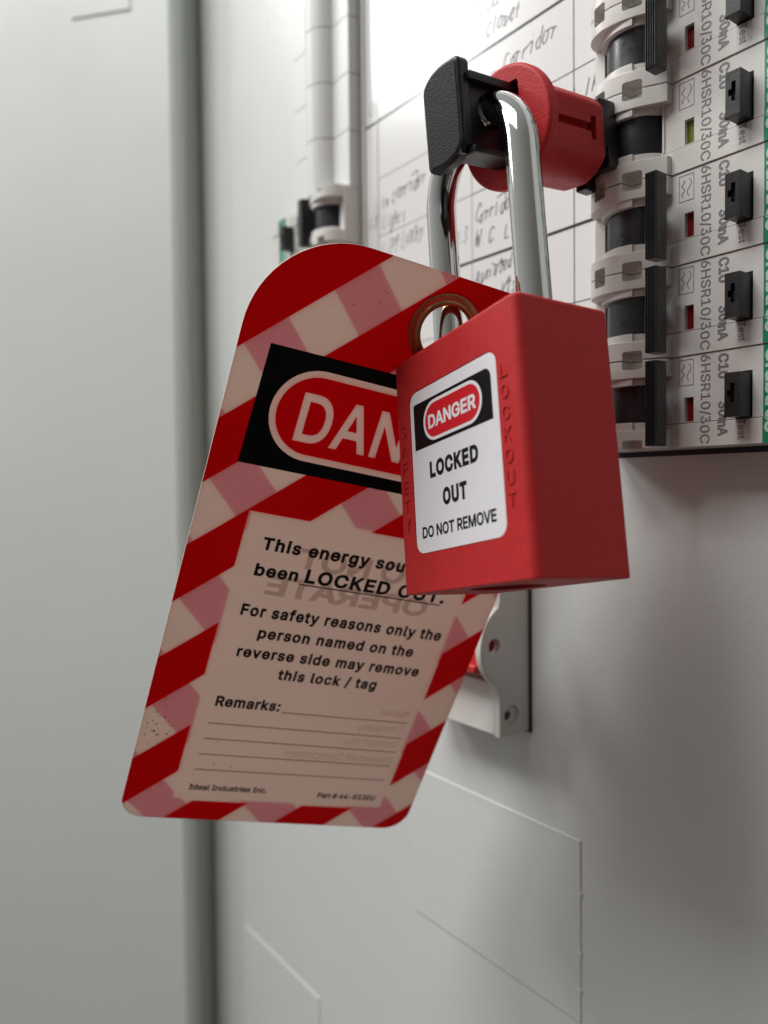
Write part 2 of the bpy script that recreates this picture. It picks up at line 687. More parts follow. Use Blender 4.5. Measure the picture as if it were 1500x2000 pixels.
def ribbon(bm, pts, w, y, mi=0):
    """pen stroke: a flat ribbon on a plane of constant y"""
    for (ax, az), (cx, cz) in zip(pts, pts[1:]):
        dx, dz = cx - ax, cz - az
        l = math.hypot(dx, dz) or 1
        nx, nz = -dz / l * w / 2, dx / l * w / 2
        ex, ez = dx / l * w * .3, dz / l * w * .3
        q = [(ax + nx - ex, az + nz - ez), (ax - nx - ex, az - nz - ez), (cx - nx + ex, cz - nz + ez), (cx + nx + ex, cz + nz + ez)]
        yy = y - random.random() * 0.006
        f = bm.faces.new([bm.verts.new((p[0], yy, p[1])) for p in q])
        f.material_index = mi


def boolean(bm, cutter, op='DIFFERENCE'):
    def tmp(b):
        me = bpy.data.meshes.new('b')
        b.to_mesh(me)
        b.free()
        o = bpy.data.objects.new('b', me)
        COL.objects.link(o)
        return o
    A, B = tmp(bm), tmp(cutter)
    md = A.modifiers.new('b', 'BOOLEAN')
    md.operation = op
    md.solver = 'EXACT'
    md.object = B
    bpy.context.view_layer.update()
    dg = bpy.context.evaluated_depsgraph_get()
    me = bpy.data.meshes.new_from_object(A.evaluated_get(dg))
    out = bmesh.new()
    out.from_mesh(me)
    for o in (A, B):
        d = o.data
        bpy.data.objects.remove(o)
        bpy.data.meshes.remove(d)
    bpy.data.meshes.remove(me)
    return out


def xf(bm, rot=None, axis='X', loc=(0, 0, 0)):
    if rot:
        bmesh.ops.rotate(bm, verts=bm.verts, cent=(0, 0, 0), matrix=Matrix.Rotation(rot, 3, axis))
    bmesh.ops.translate(bm, vec=loc, verts=bm.verts)
    return bm


# ------------------------------------------------------------------ the board
PY = 7.95                                           # front of the inner panel
bm = bx(-246.3, 260, PY, PY + 26, -330, 330, 4.5, 5)
tag(fin('panel', bm, PANEL), kind='structure')
bm = bx(-330, 300, 60, 62, -360, 360)
tag(fin('enclosure_back', bm, DARK), kind='structure')  # back coloured near-black to give the darkness behind the hinge gap
# lip of the enclosure beside the hinge
bm = prism([(-232.2, -10.2), (-246.3, 2.7), (-251.5, 30), (-257, 30), (-243.0, -10.2)], -330, 330, 'z', 0.6, 2)
tag(fin('enclosure_lip', bm, LIP), kind='structure')

tag(fin('panel_gap_shade', bx(-19.0, 70, PY - 0.06, PY + 0.4, 6.35, 8.2), DARK, smooth=0), kind='structure')  # dark strip laid on the panel as the shade of the cut-out gap

# open door, seen from inside
DD = Vector((-0.762, -0.648, 0)); DN = Vector((0.648, -0.762, 0))
dr = root('cabinet_door', (-232.3, -11.0, 0), 'wide pale grey steel cabinet door swung open at the left', 'door', axes=(-DD, -DN, (0, 0, 1)))
fin('door_panel', bx(-420, 0, 0, 12, -340, 340, 1.0), DOOR, dr)
fin('door_plate', bx(-47.0, -18.2, -0.6, 0.06, 208.5, 300, 0.35), DOOR, dr)

# ------------------------------------------------------------------ breakers
HUB = [(-17.6, 0.0), (-17.45, -1.4), (-16.8, -2.9), (-15.6, -4.3), (-13.8, -5.3), (-11.6, -5.85), (-9.2, -5.8), (-6.8, -5.3),
       (-4.5, -4.45), (-2.4, -3.35), (-0.6, -2.3), (0.75, -1.6), (0.9, 0.4), (-17.6, 0.4)]


def step_arc(r, xr):
    out = [(-15.55, 0.6)]
    for i in range(25):
        a = math.radians(158 - 136 * i / 24)
        p = (-8.3 + r * math.cos(a), 3.0 - r * math.sin(a))
        if -15.5 < p[0] < xr:
            out.append(p)
    return out + [(xr, out[-1][1] + 0.2), (xr, 0.6)]


def breaker_housing():
    bm = bx(-18.0, 30.0, 0.02, PY + 8, -8.95, 8.95, 0.10, 1)           # body
    # mouth of the toggle and window and button wells
    bm = boolean(bm, bx(-15.35, -1.2, -3, 7.5, -3.7, 4.1))
    bm = boolean(bm, bx(3.55, 5.54, -3, 1.9, -3.9, 0.9))
    bm = boolean(bm, bx(14.0, 17.3, -3, 1.5, -4.05, 4.65))
    # raised strip of the cover
    bm = boolean(bm, bx(-0.7, 40, -1, 0.7, -4.24, -4.06))
    s = bx(-0.9, 29.9, -0.24, 0.4, -8.93, -4.24, 0.10, 1)
    join(bm, s)
    # upper and lower toggle guards
    for (z0, z1, sg) in ((5.35, 8.9, 1), (-8.9, -5.15, -1)):
        g = prism(HUB, z0, z1, 'z', 0.18, 2)
        zs = 8.9 * sg
        g = boolean(g, bx(-7.1, -3.4, -9, -2.2, zs - 1.75, zs + 1.75, 0.5, 3))
        g = boolean(g, bx(-14.0, -10.9, -9, -2.6, zs - 1.8, zs + 1.8, 0.4, 3))
        join(bm, g)
    # inner steps
    for (z0, z1) in ((3.95, 5.42), (-5.22, -3.55)):
        join(bm, prism(step_arc(8.05, -5.3), z0, z1, 'z', 0.12, 2))
        join(bm, prism(step_arc(7.4, -1.1), z0 + .05, z1 - .05, 'z', 0.1, 2))
    a = bx(-1.25, -0.75, -0.35, 1.0, -4.0, 5.4, 0.08, 1)
    join(bm, a)
    return bm


def breaker_toggle(on):
    """black drum with the ribbed handle to the right (on) or left (off)"""
    bm = prism([(-8.3 + 6.95 * math.cos(t), 3.0 + 6.95 * math.sin(t)) for t in [2 * PI * i / 64 for i in range(64)]], -3.62, 4.02, 'z')
    x0 = 0.35 if on else -16.3
    # arm between drum and handle
    if on:
        bm = join(bm, prism([(-4.5, -2.0), (0.6, -7.2), (2.6, -7.2), (2.6, -5.8), (-1.5, -0.8)], -3.3, 3.6, 'z', 0.2, 2))
    else:
        bm = join(bm, prism([(-9.5, -2.0), (-13.8, -7.0), (-16.0, -7.0), (-16.0, -5.6), (-11.4, -0.5)], -3.3, 3.6, 'z', 0.2, 2))
    w = 2.55
    join(bm, bx(x0, x0 + w, -8.35, -4.9, -8.75, 7.75, 0.22, 2))
    for i in range(5):                                                   # finger ribs
        xr = x0 + 0.18 + i * 0.5
        join(bm, bx(xr, xr + 0.26, -8.62, -8.2, -8.7, 7.7, 0.08, 1))
    return bm


def breaker_button():
    cross = [(15.35, 2.1), (16.15, 2.1), (16.15, 0.75), (16.15, -0.55), (16.15, -1.35), (15.35, -1.35), (15.35, -0.35), (14.75, -0.35),
             (14.75, 0.85), (15.35, 0.85)]
    bm = bx(14.15, 17.05, -4.15, 1.2, -4.0, 4.1, 0.12, 2)
    bm = boolean(bm, prism(cross, -5, -3.2, 'y'))
    join(bm, bx(13.95, 14.25, -4.1, -3.2, -4.05, -3.75))
    return bm


def breaker_lettering():
    bm = bmesh.new()
    # printed text runs down the face, half on the raised strip
    Y0 = -0.03
    def put(vt):
        vv, tris = vt
        vs = [bm.verts.new((p[0], (Y0 if p[1] > -4.12 else -0.29), p[1])) for p in vv]
        for t in tris:
            try:
                bm.faces.new([vs[i] for i in t])
            except ValueError:
                pass
    put(text2d('6HSR10/30C', 1.9, 7.1, 8.75, width=17.1, bold=0.008, rot=-90))
    put(text2d('C10', 1.85, 10.75, 8.45, width=4.7, bold=0.03, rot=-90))
    put(text2d('30mA', 1.85, 10.75, -0.55, width=6.6, bold=0.03, rot=-90))
    put(text2d('Test', 1.35, 14.7, -3.75 - 0.5, width=3.6, bold=0.006, rot=-90))
    # residual current symbol: outline box and two wavy strokes
    for (a, b, c, d) in ((2.35, 5.54, 8.20, 8.32), (2.35, 5.54, 3.20, 3.32), (2.35, 2.45, 3.3, 8.2), (5.44, 5.54, 3.3, 8.2)):
        flat(bm, ([(a, c), (b, c), (b, d), (a, d)], [(0, 1, 2, 3)]), Y0)
    w1 = [(4.55 + 0.42 * math.sin(2 * PI * t), 7.5 - 3.4 * t) for t in [i / 16 for i in range(17)]]
    w2 = [(3.25 + 0.33 * math.sin(2 * PI * t * 2 + (0.2 if t < .5 else 0)), 7.4 - 3.2 * t) for t in [i / 20 for i in range(21)]]
    ribbon(bm, w1, 0.14, Y0)
    ribbon(bm, w2, 0.14, Y0)
    return bm


def brand_band():
    """green printed band at the end of the face, white wordmark on it"""
    bm = bx(19.3, 24.6, -0.05, 0.3, -4.1, 8.9, 0.0, 1, 0)
    join(bm, bx(19.3, 24.6, -0.31, -0.1, -8.88, -4.14, 0.0, 1, 0))
    vv, tris = text2d('Crabtree', 2.5, 19.85, 8.2, width=15.2, bold=0.03, rot=-90)
    vs = [bm.verts.new((p[0], (-0.09 if p[1] > -4.12 else -0.35), p[1])) for p in vv]
    for t in tris:
        try:
            bm.faces.new([vs[i] for i in t]).material_index = 1
        except ValueError:
            pass
    return bm


HOUSE = TOG_ON = TOG_OFF = None
PITCH = 18.0
ZR = [106.5, 88.5, 70.5, 52.5, 34.5, 16.5]
RIGHT_LABELS = [
    'white circuit breaker at top of the right column, mostly cut off by the photo edge',
    'white circuit breaker with a red window, directly above the one clamped by the red lockout',
    'white circuit breaker with a yellow green window, its black toggle clamped by the red lockout',
    'white circuit breaker with a red window, directly below the one clamped by the red lockout',
    'white circuit breaker with a red window, next above the lowest one of the right column',
    'lowest white circuit breaker of the right column, bare grey panel below it',
]
proto = root('circuit_breaker', (0, 0, ZR[0]), RIGHT_LABELS[0], 'circuit breaker', 'circuit breakers on the board')
h = fin('housing', breaker_housing(), SHELL, proto, 32)
tg_on = fin('toggle', breaker_toggle(True), DRUM, proto, 28)
tg_on.data.materials.append(BLACK)
win = fin('indicator_window', bx(3.56, 5.53, 1.0, 1.8, -3.89, 0.89), REDD, proto, 0)
btn = fin('test_button', breaker_button(), BLACK, proto)
let = fin('lettering', breaker_lettering(), GREY, proto, 0)
bnd = fin('brand_band', brand_band(), [GREEN, MINT], proto, 0)
off = fin('toggle', breaker_toggle(False), BLACK)
OFF_ME = off.data
bm = prism([(-8.3 + 6.95 * math.cos(t), 3.0 + 6.95 * math.sin(t)) for t in [2 * PI * i / 64 for i in range(64)]], -3.62, 4.02, 'z')
join(bm, prism([(-3.0, -1.8), (-1.2, -5.9), (1.2, -5.9), (1.2, -4.2), (-0.2, -0.6)], -8.2, 7.2, 'z', 0.2, 2))
low = fin('toggle', bm, BLACK)
LOW_ME = low.data
bpy.data.objects.remove(low)
bpy.data.objects.remove(off)
GRN_ME = win.data.copy()
GRN_ME.materials.clear()
GRN_ME.materials.append(GRNW)


def copy_thing(o, loc, label, rot=None):
    c = o.copy()
    COL.objects.link(c)
    c.location = [v * S for v in loc]
    if rot:
        c.rotation_euler = rot
    c['label'] = label
    kids = {}
    for ch in list(o.children):
        d = ch.copy()
        COL.objects.link(d)
        d.parent = c
        kids[ch.name.split('.')[0]] = d
    return c, kids


for i in range(1, 6):
    c, kids = copy_thing(proto, (0, 0, ZR[i]), RIGHT_LABELS[i])
    if i == 2:
        kids['toggle'].data = OFF_ME
        kids['indicator_window'].data = GRN_ME
        kids['indicator_window']['label'] = 'yellow green indicator window'
c, kids = copy_thing(proto, (-134.0, 0, 88.5), 'white circuit breaker at the foot of the far left column, behind the tag', (0, PI, 0))
kids['toggle'].data = LOW_ME

# blank covers above the far left breaker
BL = ['plain white blank cover directly above the far left circuit breaker',
      'plain white blank cover, second above the far left circuit breaker',
      'plain white blank cover, third above the far left circuit breaker',
      'plain white blank cover at the photo top edge, fourth above the far left breaker']


def blank_part():
    # hub sits left of the flat shoulder next to the chart
    arc = []
    for i in range(25):
        t = math.radians(169 - 158 * i / 24)
        arc.append((-15.4 + 6.6 * math.cos(t), 3.4 - 6.6 * math.sin(t)))
    poly = [(-34.0, 2.2), (arc[0][0] - 0.4, 2.2)] + arc + [(-8.6, 2.2), (0.1, 2.2), (0.1, PY + 6), (-34.0, PY + 6)]
    return prism(poly, -8.9, 8.9, 'z', 0.2, 2)


b0 = fin('blank_cover', blank_part(), SHELL2)
tag(b0, BL[0], 'blank cover', 'blank covers of the far left column')
b0.location = (-116.2 * S, 0, 106.5 * S)
for i in range(1, 4):
    c = b0.copy()
    COL.objects.link(c)
    c.location = (-116.2 * S, 0, (106.5 + 18 * i) * S)
    c['label'] = BL[i]

# ------------------------------------------------------------------ circuit chart
ch = root('circuit_chart', (0, 6.95, 0), 'white laminated circuit chart with ruled rows and handwriting between the breaker columns', 'chart')
fin('sheet', bx(-113.3, -19.0, 0, 0.9, 0, 240), PAPER, ch, 0)
hd = bx(-114.7, -113.5, -0.7, 1.0, 0, 240, 0.25, 2)
join(hd, bx(-115.6, -114.9, 0.2, 1.0, 0, 240, 0.15, 1))
fin('holder_edge', hd, CLEAR, ch)
bm = bmesh.new()


def rect(x0, x1, z0, z1, mi, y=-0.03):
    flat(bm, ([(x0, z0), (x1, z0), (x1, z1), (x0, z1)], [(0, 1, 2, 3)]), y, mi)


for k in range(0, 13):
    z = 7.5 + 18 * k
    if k % 3 == 0:
        rect(-113.2, -19.2, z - 0.38, z + 0.38, 0, -0.045)
    else:
        rect(-64.3, -19.2, z - 0.13, z + 0.13, 0)
        rect(-106.8, -64.3, z - 0.16, z + 0.16, 1)
for x, w, mi in ((-106.8, .3, 1), (-72.6, .25, 1), (-64.3, .25, 1), (-29.4, .25, 0), (-107.5, .2, 1)):
    rect(x - w / 2, x + w / 2, 0.2, 239.8, mi, -0.055)
fin('ruled_lines', bm, [RULE, FAINT], ch, 0)

STROKES = {
    'C': [[(.9, .8), (.6, 1), (.25, .8), (.1, .45), (.25, .1), (.6, 0), (.9, .15)]],
    'o': [[(.5, .6), (.2, .45), (.2, .15), (.5, 0), (.8, .18), (.8, .45), (.5, .6)]],
    'r': [[(.2, .6), (.2, 0)], [(.2, .35), (.5, .6), (.8, .55)]],
    'i': [[(.4, .6), (.4, 0)], [(.4, .85), (.46, .9)]],
    'd': [[(.8, 1.05), (.75, 0)], [(.75, .5), (.4, .6), (.15, .3), (.35, 0), (.75, .15)]],
    'W': [[(.05, 1), (.25, 0), (.5, .7), (.75, 0), (.98, 1)]],
    '.': [[(.3, .02), (.4, .06)]],
    'A': [[(.05, 0), (.5, 1), (.9, 0)], [(.2, .38), (.8, .38)]],
    's': [[(.8, .55), (.4, .6), (.3, .4), (.7, .25), (.6, .02), (.2, .03)]],
    't': [[(.45, .95), (.4, .1), (.7, 0)], [(.1, .62), (.85, .66)]],
    'e': [[(.2, .3), (.75, .35), (.6, .6), (.25, .5), (.2, .15), (.5, 0), (.8, .12)]],
    'L': [[(.2, 1), (.2, 0), (.8, .02)]],
    'g': [[(.75, .55), (.35, .58), (.2, .25), (.6, .1), (.75, .5), (.7, -.3), (.3, -.35)]],
    'h': [[(.2, 1), (.18, 0)], [(.2, .35), (.55, .6), (.75, .4), (.75, 0)]],
    '3': [[(.2, .9), (.6, 1), (.75, .75), (.4, .55), (.8, .35), (.6, .02), (.15, .08)]],
    'l': [[(.35, 1), (.35, 0)]],
    'N': [[(.1, 0), (.15, 1), (.75, 0), (.85, 1)]],
    'u': [[(.15, .6), (.2, .1), (.5, 0), (.75, .2)], [(.78, .6), (.8, 0)]],
    'K': [[(.2, 1), (.15, 0)], [(.85, 1), (.25, .45), (.85, 0)]],
    '1': [[(.4, 1), (.4, 0)]],
    'I': [[(.4, 1), (.4, 0)]],
    'n': [[(.2, .6), (.2, 0)], [(.2, .4), (.55, .6), (.75, .4), (.75, 0)]],
    'f': [[(.8, .95), (.5, 1), (.4, .7), (.35, -.2)], [(.15, .5), (.7, .55)]],
    'b': [[(.2, 1), (.2, 0), (.6, .02), (.8, .3), (.55, .55), (.2, .4)]],
    'y': [[(.15, .6), (.45, .1)], [(.8, .6), (.3, -.35)]],
    'M': [[(.05, 0), (.15, 1), (.5, .3), (.85, 1), (.95, 0)]],
    'a': [[(.75, .55), (.35, .58), (.15, .25), (.4, 0), (.72, .2), (.75, .58), (.8, 0)]],
}
bm = bmesh.new()


def hand(word, x, z, hgt, adv, mi=0, slope=0.0, slant=0.42, w=0.23):
    cx = x
    last = None
    for chh in word:
        if chh == ' ':
            cx += adv * .7
            last = None
            continue
        jx, jz, js = random.uniform(-.12, .12), random.uniform(-.10, .10), random.uniform(.78, 1.18)
        for sti, st in enumerate(STROKES.get(chh, [])):
            st = [(p[0] + random.uniform(-.07, .07), p[1] + random.uniform(-.07, .07)) for p in st]
            pts = [(cx + (p[0] * .9 + p[1] * slant + jx) * adv * js, z + slope * (cx - x) + (p[1] * js + jz) * hgt) for p in st]
            if sti == 0 and last and chh.islower() and random.random() < .7:
                pts = [last] + pts                      # joined-up writing
            last = pts[-1] if chh.islower() else None
            fine = []                                   # round the strokes a little
            for i in range(len(pts) - 1):
                p0 = pts[max(i - 1, 0)]; p1 = pts[i]; p2 = pts[i + 1]; p3 = pts[min(i + 2, len(pts) - 1)]
                for k in range(4):
                    t = k / 4
                    fine.append(tuple(0.5 * (2 * p1[j] + (-p0[j] + p2[j]) * t + (2 * p0[j] - 5 * p1[j] + 4 * p2[j] - p3[j]) * t * t +
                                             (-p0[j] + 3 * p1[j] - 3 * p2[j] + p3[j]) * t ** 3) for j in (0, 1)))
            fine.append(pts[-1])
            ribbon(bm, fine, w, -0.075, mi)
        cx += adv * random.uniform(.92, 1.08)


hand('Nou', -62.6, 125.2, 4.6, 3.2, 1)
hand('Closet', -58.4, 118.6, 4.0, 2.1, 0, .02)
hand('Main', -62.6, 105.4, 3.6, 2.3, 1)
hand('Corridor', -52.4, 107.2, 4.4, 2.25, 0, .06)
hand('1 lK', -30.5, 90.4, 3.6, 2.2, 0)
hand('Corridor', -63.3, 71.2, 4.2, 1.9, 0, .04)
hand('W.C  L', -63.4, 65.0, 4.2, 2.5, 0, -.02)
hand('Assisted', -63.4, 55.2, 4.0, 1.75, 0, .12)
hand('lts', -53.6, 50.6, 3.6, 1.7, 0)
hand('In Corridor', -105.4, 87.6, 4.2, 2.0, 0, .10)
hand('Lights', -104.9, 81.4, 4.2, 1.9, 1)
hand('Lift Lobby', -105.2, 72.4, 4.2, 2.1, 1, .10)
hand('L3', -112.0, 83.6, 3.2, 1.9, 1)
hand('L3', -70.8, 121.2, 3.6, 2.1, 1)
hand('L3', -70.8, 67.6, 3.6, 2.1, 1)
hand('L3', -112.0, 118.6, 3.2, 1.9, 1)
fin('handwriting', bm, [PEN, PENF], ch, 0)

# ------------------------------------------------------------------ main switch behind the padlock
sw = root('main_switch', (-58, PY, -40), 'white main switch with a red lever and a drilled round ear, below the padlock', 'switch')
ox, oy, oz = -58, PY, -40


def swp(bm):
    return xf(bm, loc=(-ox, -oy, -oz))


fin('body', swp(bx(-78, -46.6, -3.0, PY - 0.05, -62.3, -49.0, 0.5, 3)), SHELL, sw)
bm = bx(-78, -46.6, -0.2, PY - 0.05, -49.3, 2, 0.4, 2)
fin('upper_body', swp(bm), SHELL, sw)
ear = []
pr = [(-3.05, -62.4), (PY - 0.1, -62.4), (PY - 0.1, 2), (-3.05, 2), (-3.05, -28.2), (-3.6, -29.6)]
for i in range(15):
    a = math.radians(52 - 104 * i / 14)
    pr.append((-0.2 - 9.4 * math.cos(a), -39.6 + 9.4 * math.sin(a) * 1.12))
pr += [(-3.35, -49.6), (-3.05, -51.0)]
bm = prism(pr, -46.8, -44.7, 'x', 0.35, 3)
bm = boolean(bm, prism(circle(-4.9, -39.2, 2.0, 28), -50, -40, 'x'))
bm = boolean(bm, prism(circle(0.9, -57.4, 2.7, 28), -45.4, -40, 'x'))
bm = boolean(bm, prism(circle(0.2, -57.4, 1.2, 20), -50, -40, 'x'))
fin('side_plate', swp(bm), SHELL, sw)
fin('screw', swp(prism(circle(0.2, -57.4, 1.15, 20), -46.6, -46.0, 'x')), SCREW, sw)
fin('shadow_line', swp(bx(-46.0, -44.15, PY - 0.75, PY - 0.03, -62.9, 2)), DARK, sw, 0)  # added dark strip: shadow line between side plate and panel, put into colour
bm = bx(-74, -47.4, -7.2, 1, -46.6, -24, 0.8, 3)
join(bm, bx(-74, -47.3, -9.2, -6.5, -46.0, -43.8, 0.6, 3))
fin('lever', swp(bm), REDS, sw)

# ------------------------------------------------------------------ flush plates on the lower panel
LP = [('knockout_plate', 'larger plain knockout plate set into the lower panel under the main switch', (-92.4, -28.6, -130.5, -85.4)),
      ('knockout_plate', 'small plain knockout plate at the bottom edge, below the hanging tag', (-211, -150.2, -250, -189.4))]
for nm, lb, (x0, x1, z0, z1) in LP:
    c = ((x0 + x1) / 2, PY, (z0 + z1) / 2)
    bm = bx(x0 - c[0], x1 - c[0], -0.34, 0.2, z0 - c[2], z1 - c[2], 0.30, 3)
    if x1 > -100:
        for dz in (9.3, -5.5, -14.5):
            join(bm, bx(x1 - c[0] - 0.9, x1 - c[0] + 0.28, -0.40, 0.15, dz - 0.7, dz + 0.7, 0.18, 2))
    o = fin(nm, bm, PANEL)
    o.location = [v * S for v in c]
    tag(o, lb, 'knockout plate', 'knockout plates in the lower panel')

# ------------------------------------------------------------------ toggle lockout
AXD = Vector((0.03, -0.9945, -0.1)).normalized()
ly = -AXD
lx = Vector((1, 0.03, 0)); lx = (lx - ly * lx.dot(ly)).normalized()
lz = lx.cross(ly)
lk = root('breaker_lockout', (-14.9, -10.4, 70.6), 'red plastic toggle lockout with a round flange and a black push tab', 'lockout device', axes=(lx, ly, lz))
sec = []
for i in range(64):
    a = 2 * PI * i / 64
    x, z = 8.9 * math.cos(a), 8.9 * math.sin(a)
    sec.append((max(-7.5, min(7.5, x)), max(-8.6, min(8.6, z))))
sec2 = [sec[0]]
for p in sec[1:]:
    if math.hypot(p[0] - sec2[-1][0], p[1] - sec2[-1][1]) > 0.05:
        sec2.append(p)
bm = prism(sec2, -18.4, 0.0, 'y', 0.9, 3)
bm = boolean(bm, prism(rrect(-4.4, 3.6, -7.3, 7.6, 1.6), -30, -2.5, 'y'))
bm = boolean(bm, bx(5.6, 12, -17.9, -3.4, -0.65, 0.95))
bm = boolean(bm, bx(5.6, 12, -4.7, -3.0, -2.1, 2.4))
fl = prism(circle(-0.5, 0, 11.2, 72), -20.9, -18.2, 'y', 0.8, 4)
fl = boolean(fl, prism(rrect(-4.4, 3.6, -7.3, 7.6, [3.0, 0.7, 0.7, 3.0]), -30, -10, 'y'))
join(bm, fl)
fin('sleeve', bm, REDN, lk, 38)
# black sliding bar with ribs and a hole for the shackle
web = solid(fill2d([cw([(-34, -6.9), (-3.5, -6.9), (-3.5, 6.5), (-34, 6.5)]), cw(circle(-25.6, 1.7, 3.25, 36), False)]), -0.6, 2.0)
bmesh.ops.rotate(web, verts=web.verts, cent=(0, 0, 0), matrix=Matrix(((0, -1, 0), (1, 0, 0), (0, 0, 1))))
for v in web.verts:
    v.co.x = v.co.x - 0.2 if v.co.x < 0 else v.co.x
bm = web
join(bm, bx(-3.3, 2.5, -32.5, -3, 5.55, 7.1, 0.35, 2))
join(bm, bx(-3.3, 2.5, -32.5, -3, -7.1, -5.7, 0.35, 2))
fin('push_bar', bm, BLACK, lk)
tabp = tab_outline(-8.4, 1.5, -8.2, 9.9, 6.6, 3.8, 1.2)
bm = prism(tabp, -34.2, -31.2, 'y', 0.75, 4)
fin('push_tab', bm, BLACK, lk)
inner = tab_outline(-7.75, 0.8, -7.5, 9.2, 5.9, 3.3, 0.8)
fin('tab_face', prism(inner, -34.32, -34.0, 'y', 0.1, 1), GRIT, lk)
bm = bx(-4.0, 6.4, -0.2, 6.2, -4.4, 7.4, 0.7, 2)
join(bm, bx(-1.0, 6.9, 1.6, 5.6, -6.4, -2.0, 0.5, 2))
fin('clamp_jaw', bm, BLACK, lk)

# ------------------------------------------------------------------ padlock
PU, PV, PW = (0.97723, -0.11262, 0.17982), (0.12568, 0.99007, -0.06294), (-0.17094, 0.08411, 0.98168)
pk = root('padlock', (-30.507, -46.132, 24.299), 'red safety padlock with a white locked out label, hanging from the lockout', 'padlock', axes=(PU, PV, PW))
PWD, PDP, PH = 37.3, 20.0, 45.2
bm = bmesh.new()
bm.free()
outl = rrect(0, PWD, 0, PDP, [1.5, 1.1, 1.7, 0.8], 5)     # plan: (u, v)
bm = prism(outl, -PH, 0, 'z')
top = [e2 for e2 in bm.edges if all(abs(v.co.z) < 1e-4 for v in e2.verts)]
bmesh.ops.bevel(bm, geom=top, offset=0.9, segments=4, affect='EDGES', profile=0.5)
low = [e2 for e2 in bm.edges if all(abs(v.co.z + PH) < 1e-4 for v in e2.verts)]
bmesh.ops.bevel(bm, geom=low, offset=0.25, segments=2, affect='EDGES', profile=0.5)
LB = (5.0, 31.4, -38.1, -7.75)
bm = boolean(bm, prism(rrect(LB[0] - .12, LB[1] + .12, LB[2] - .12, LB[3] + .12, 2.35, 8), -1, 0.28, 'y'))
bm = boolean(bm, prism([(18.6 + 7.4 * math.cos(2 * PI * i / 40), 9.5 + 6.3 * math.sin(2 * PI * i / 40)) for i in range(40)], -50, -PH + 2.2, 'z'))
fin('body', bm, REDP, pk, 34)
bm = prism([(18.6 + 6.6 * math.cos(2 * PI * i / 40), 9.5 + 5.6 * math.sin(2 * PI * i / 40)) for i in range(40)], -PH + 0.7, -PH + 2.5, 'z', 0.3, 2)
fin('keyway_plug', bm, BLACK, pk)
# raised words down both sides of the label
for wd, uc, w0, stp, hgt in (('SAFETY', 2.45, -15.35, 3.62, 2.35), ('LOCKOUT', 33.3, -13.05, 3.46, 2.2)):
    bm = bmesh.new()
    for i, c in enumerate(wd):
        join(bm, solid(text2d(c, hgt, uc, w0 - stp * i, width=1.75 if c != 'I' else .4, bold=0.0, align='c'), -0.17, 0.3))
    fin('raised_lettering', bm, REDP, pk, 0)
# label
lab = fin('label', prism(rrect(*LB, 2.2, 8), 0.06, 0.4, 'y', 0.05, 1), LABW, pk)
bm = bmesh.new()
flat(bm, fill2d([cw(rrect(6.25, 29.9, -18.9, -10.15, [0.5, 1.6, 0, 0]))]), 0.035, 0)
cy_ = -14.5
flat(bm, fill2d([cw(rrect(9.45, 27.3, cy_ - 3.75, cy_ + 3.75, 3.7, 12))]), 0.020, 1)
flat(bm, fill2d([cw(rrect(10.05, 26.7, cy_ - 3.15, cy_ + 3.15, 3.1, 12))]), 0.008, 2)
flat(bm, text2d('DANGER', 2.3, 18.35, -15.75, width=14.6, bold=0.03, align='c'), -0.004, 1)
fin('danger_header', bm, [HEAD, LABW, LABR], lab, 0)
bm = bmesh.new()
flat(bm, text2d('LOCKED', 2.55, 18.0, -24.65, width=14.6, bold=0.045, align='c', spacing=1.12), 0.03)
flat(bm, text2d('OUT', 2.6, 17.95, -30.2, width=7.2, bold=0.045, align='c', spacing=1.12), 0.03)
flat(bm, text2d('DO NOT REMOVE', 1.92, 18.1, -35.35, width=21.8, bold=0.024, align='c'), 0.03)
fin('lettering', bm, INK, lab, 0)
# shackle
path = [(6.0, 9.4, -6 + i * 2.0) for i in range(19)]
HC = 31.3
path = [(6.0, 9.4, -8), (6.0, 9.4, 0), (6.0, 9.4, 10), (6.0, 9.4, 20), (6.0, 9.4, HC - 3)]
RA = 12.65
path += [(18.65 - RA * math.cos(a), 9.4, HC + RA * math.sin(a)) for a in [PI * i / 40 for i in range(41)]]
path += [(31.3, 9.4, HC - 3), (31.3, 9.4, 20), (31.3, 9.4, 10), (31.3, 9.4, 0), (31.3, 9.4, -8)]
fin('shackle', tube(path, 3.0, 40), CHROME, pk, 60)

# ------------------------------------------------------------------ tag
TX, TN, TU = (0.26637, 0.94312, -0.19893), (-0.86201, 0.32543, 0.38863), (0.43127, 0.06796, 0.89966)
tgr = root('danger_tag', (-29.305, -73.239, 47.368), 'red and white striped lockout tag with printed warning, hanging behind the padlock', 'tag', axes=(TX, TN, TU))


def bend(x, z):
    return 0.0006 * (z + 70) ** 2 * 0.1          # the card is very slightly bowed


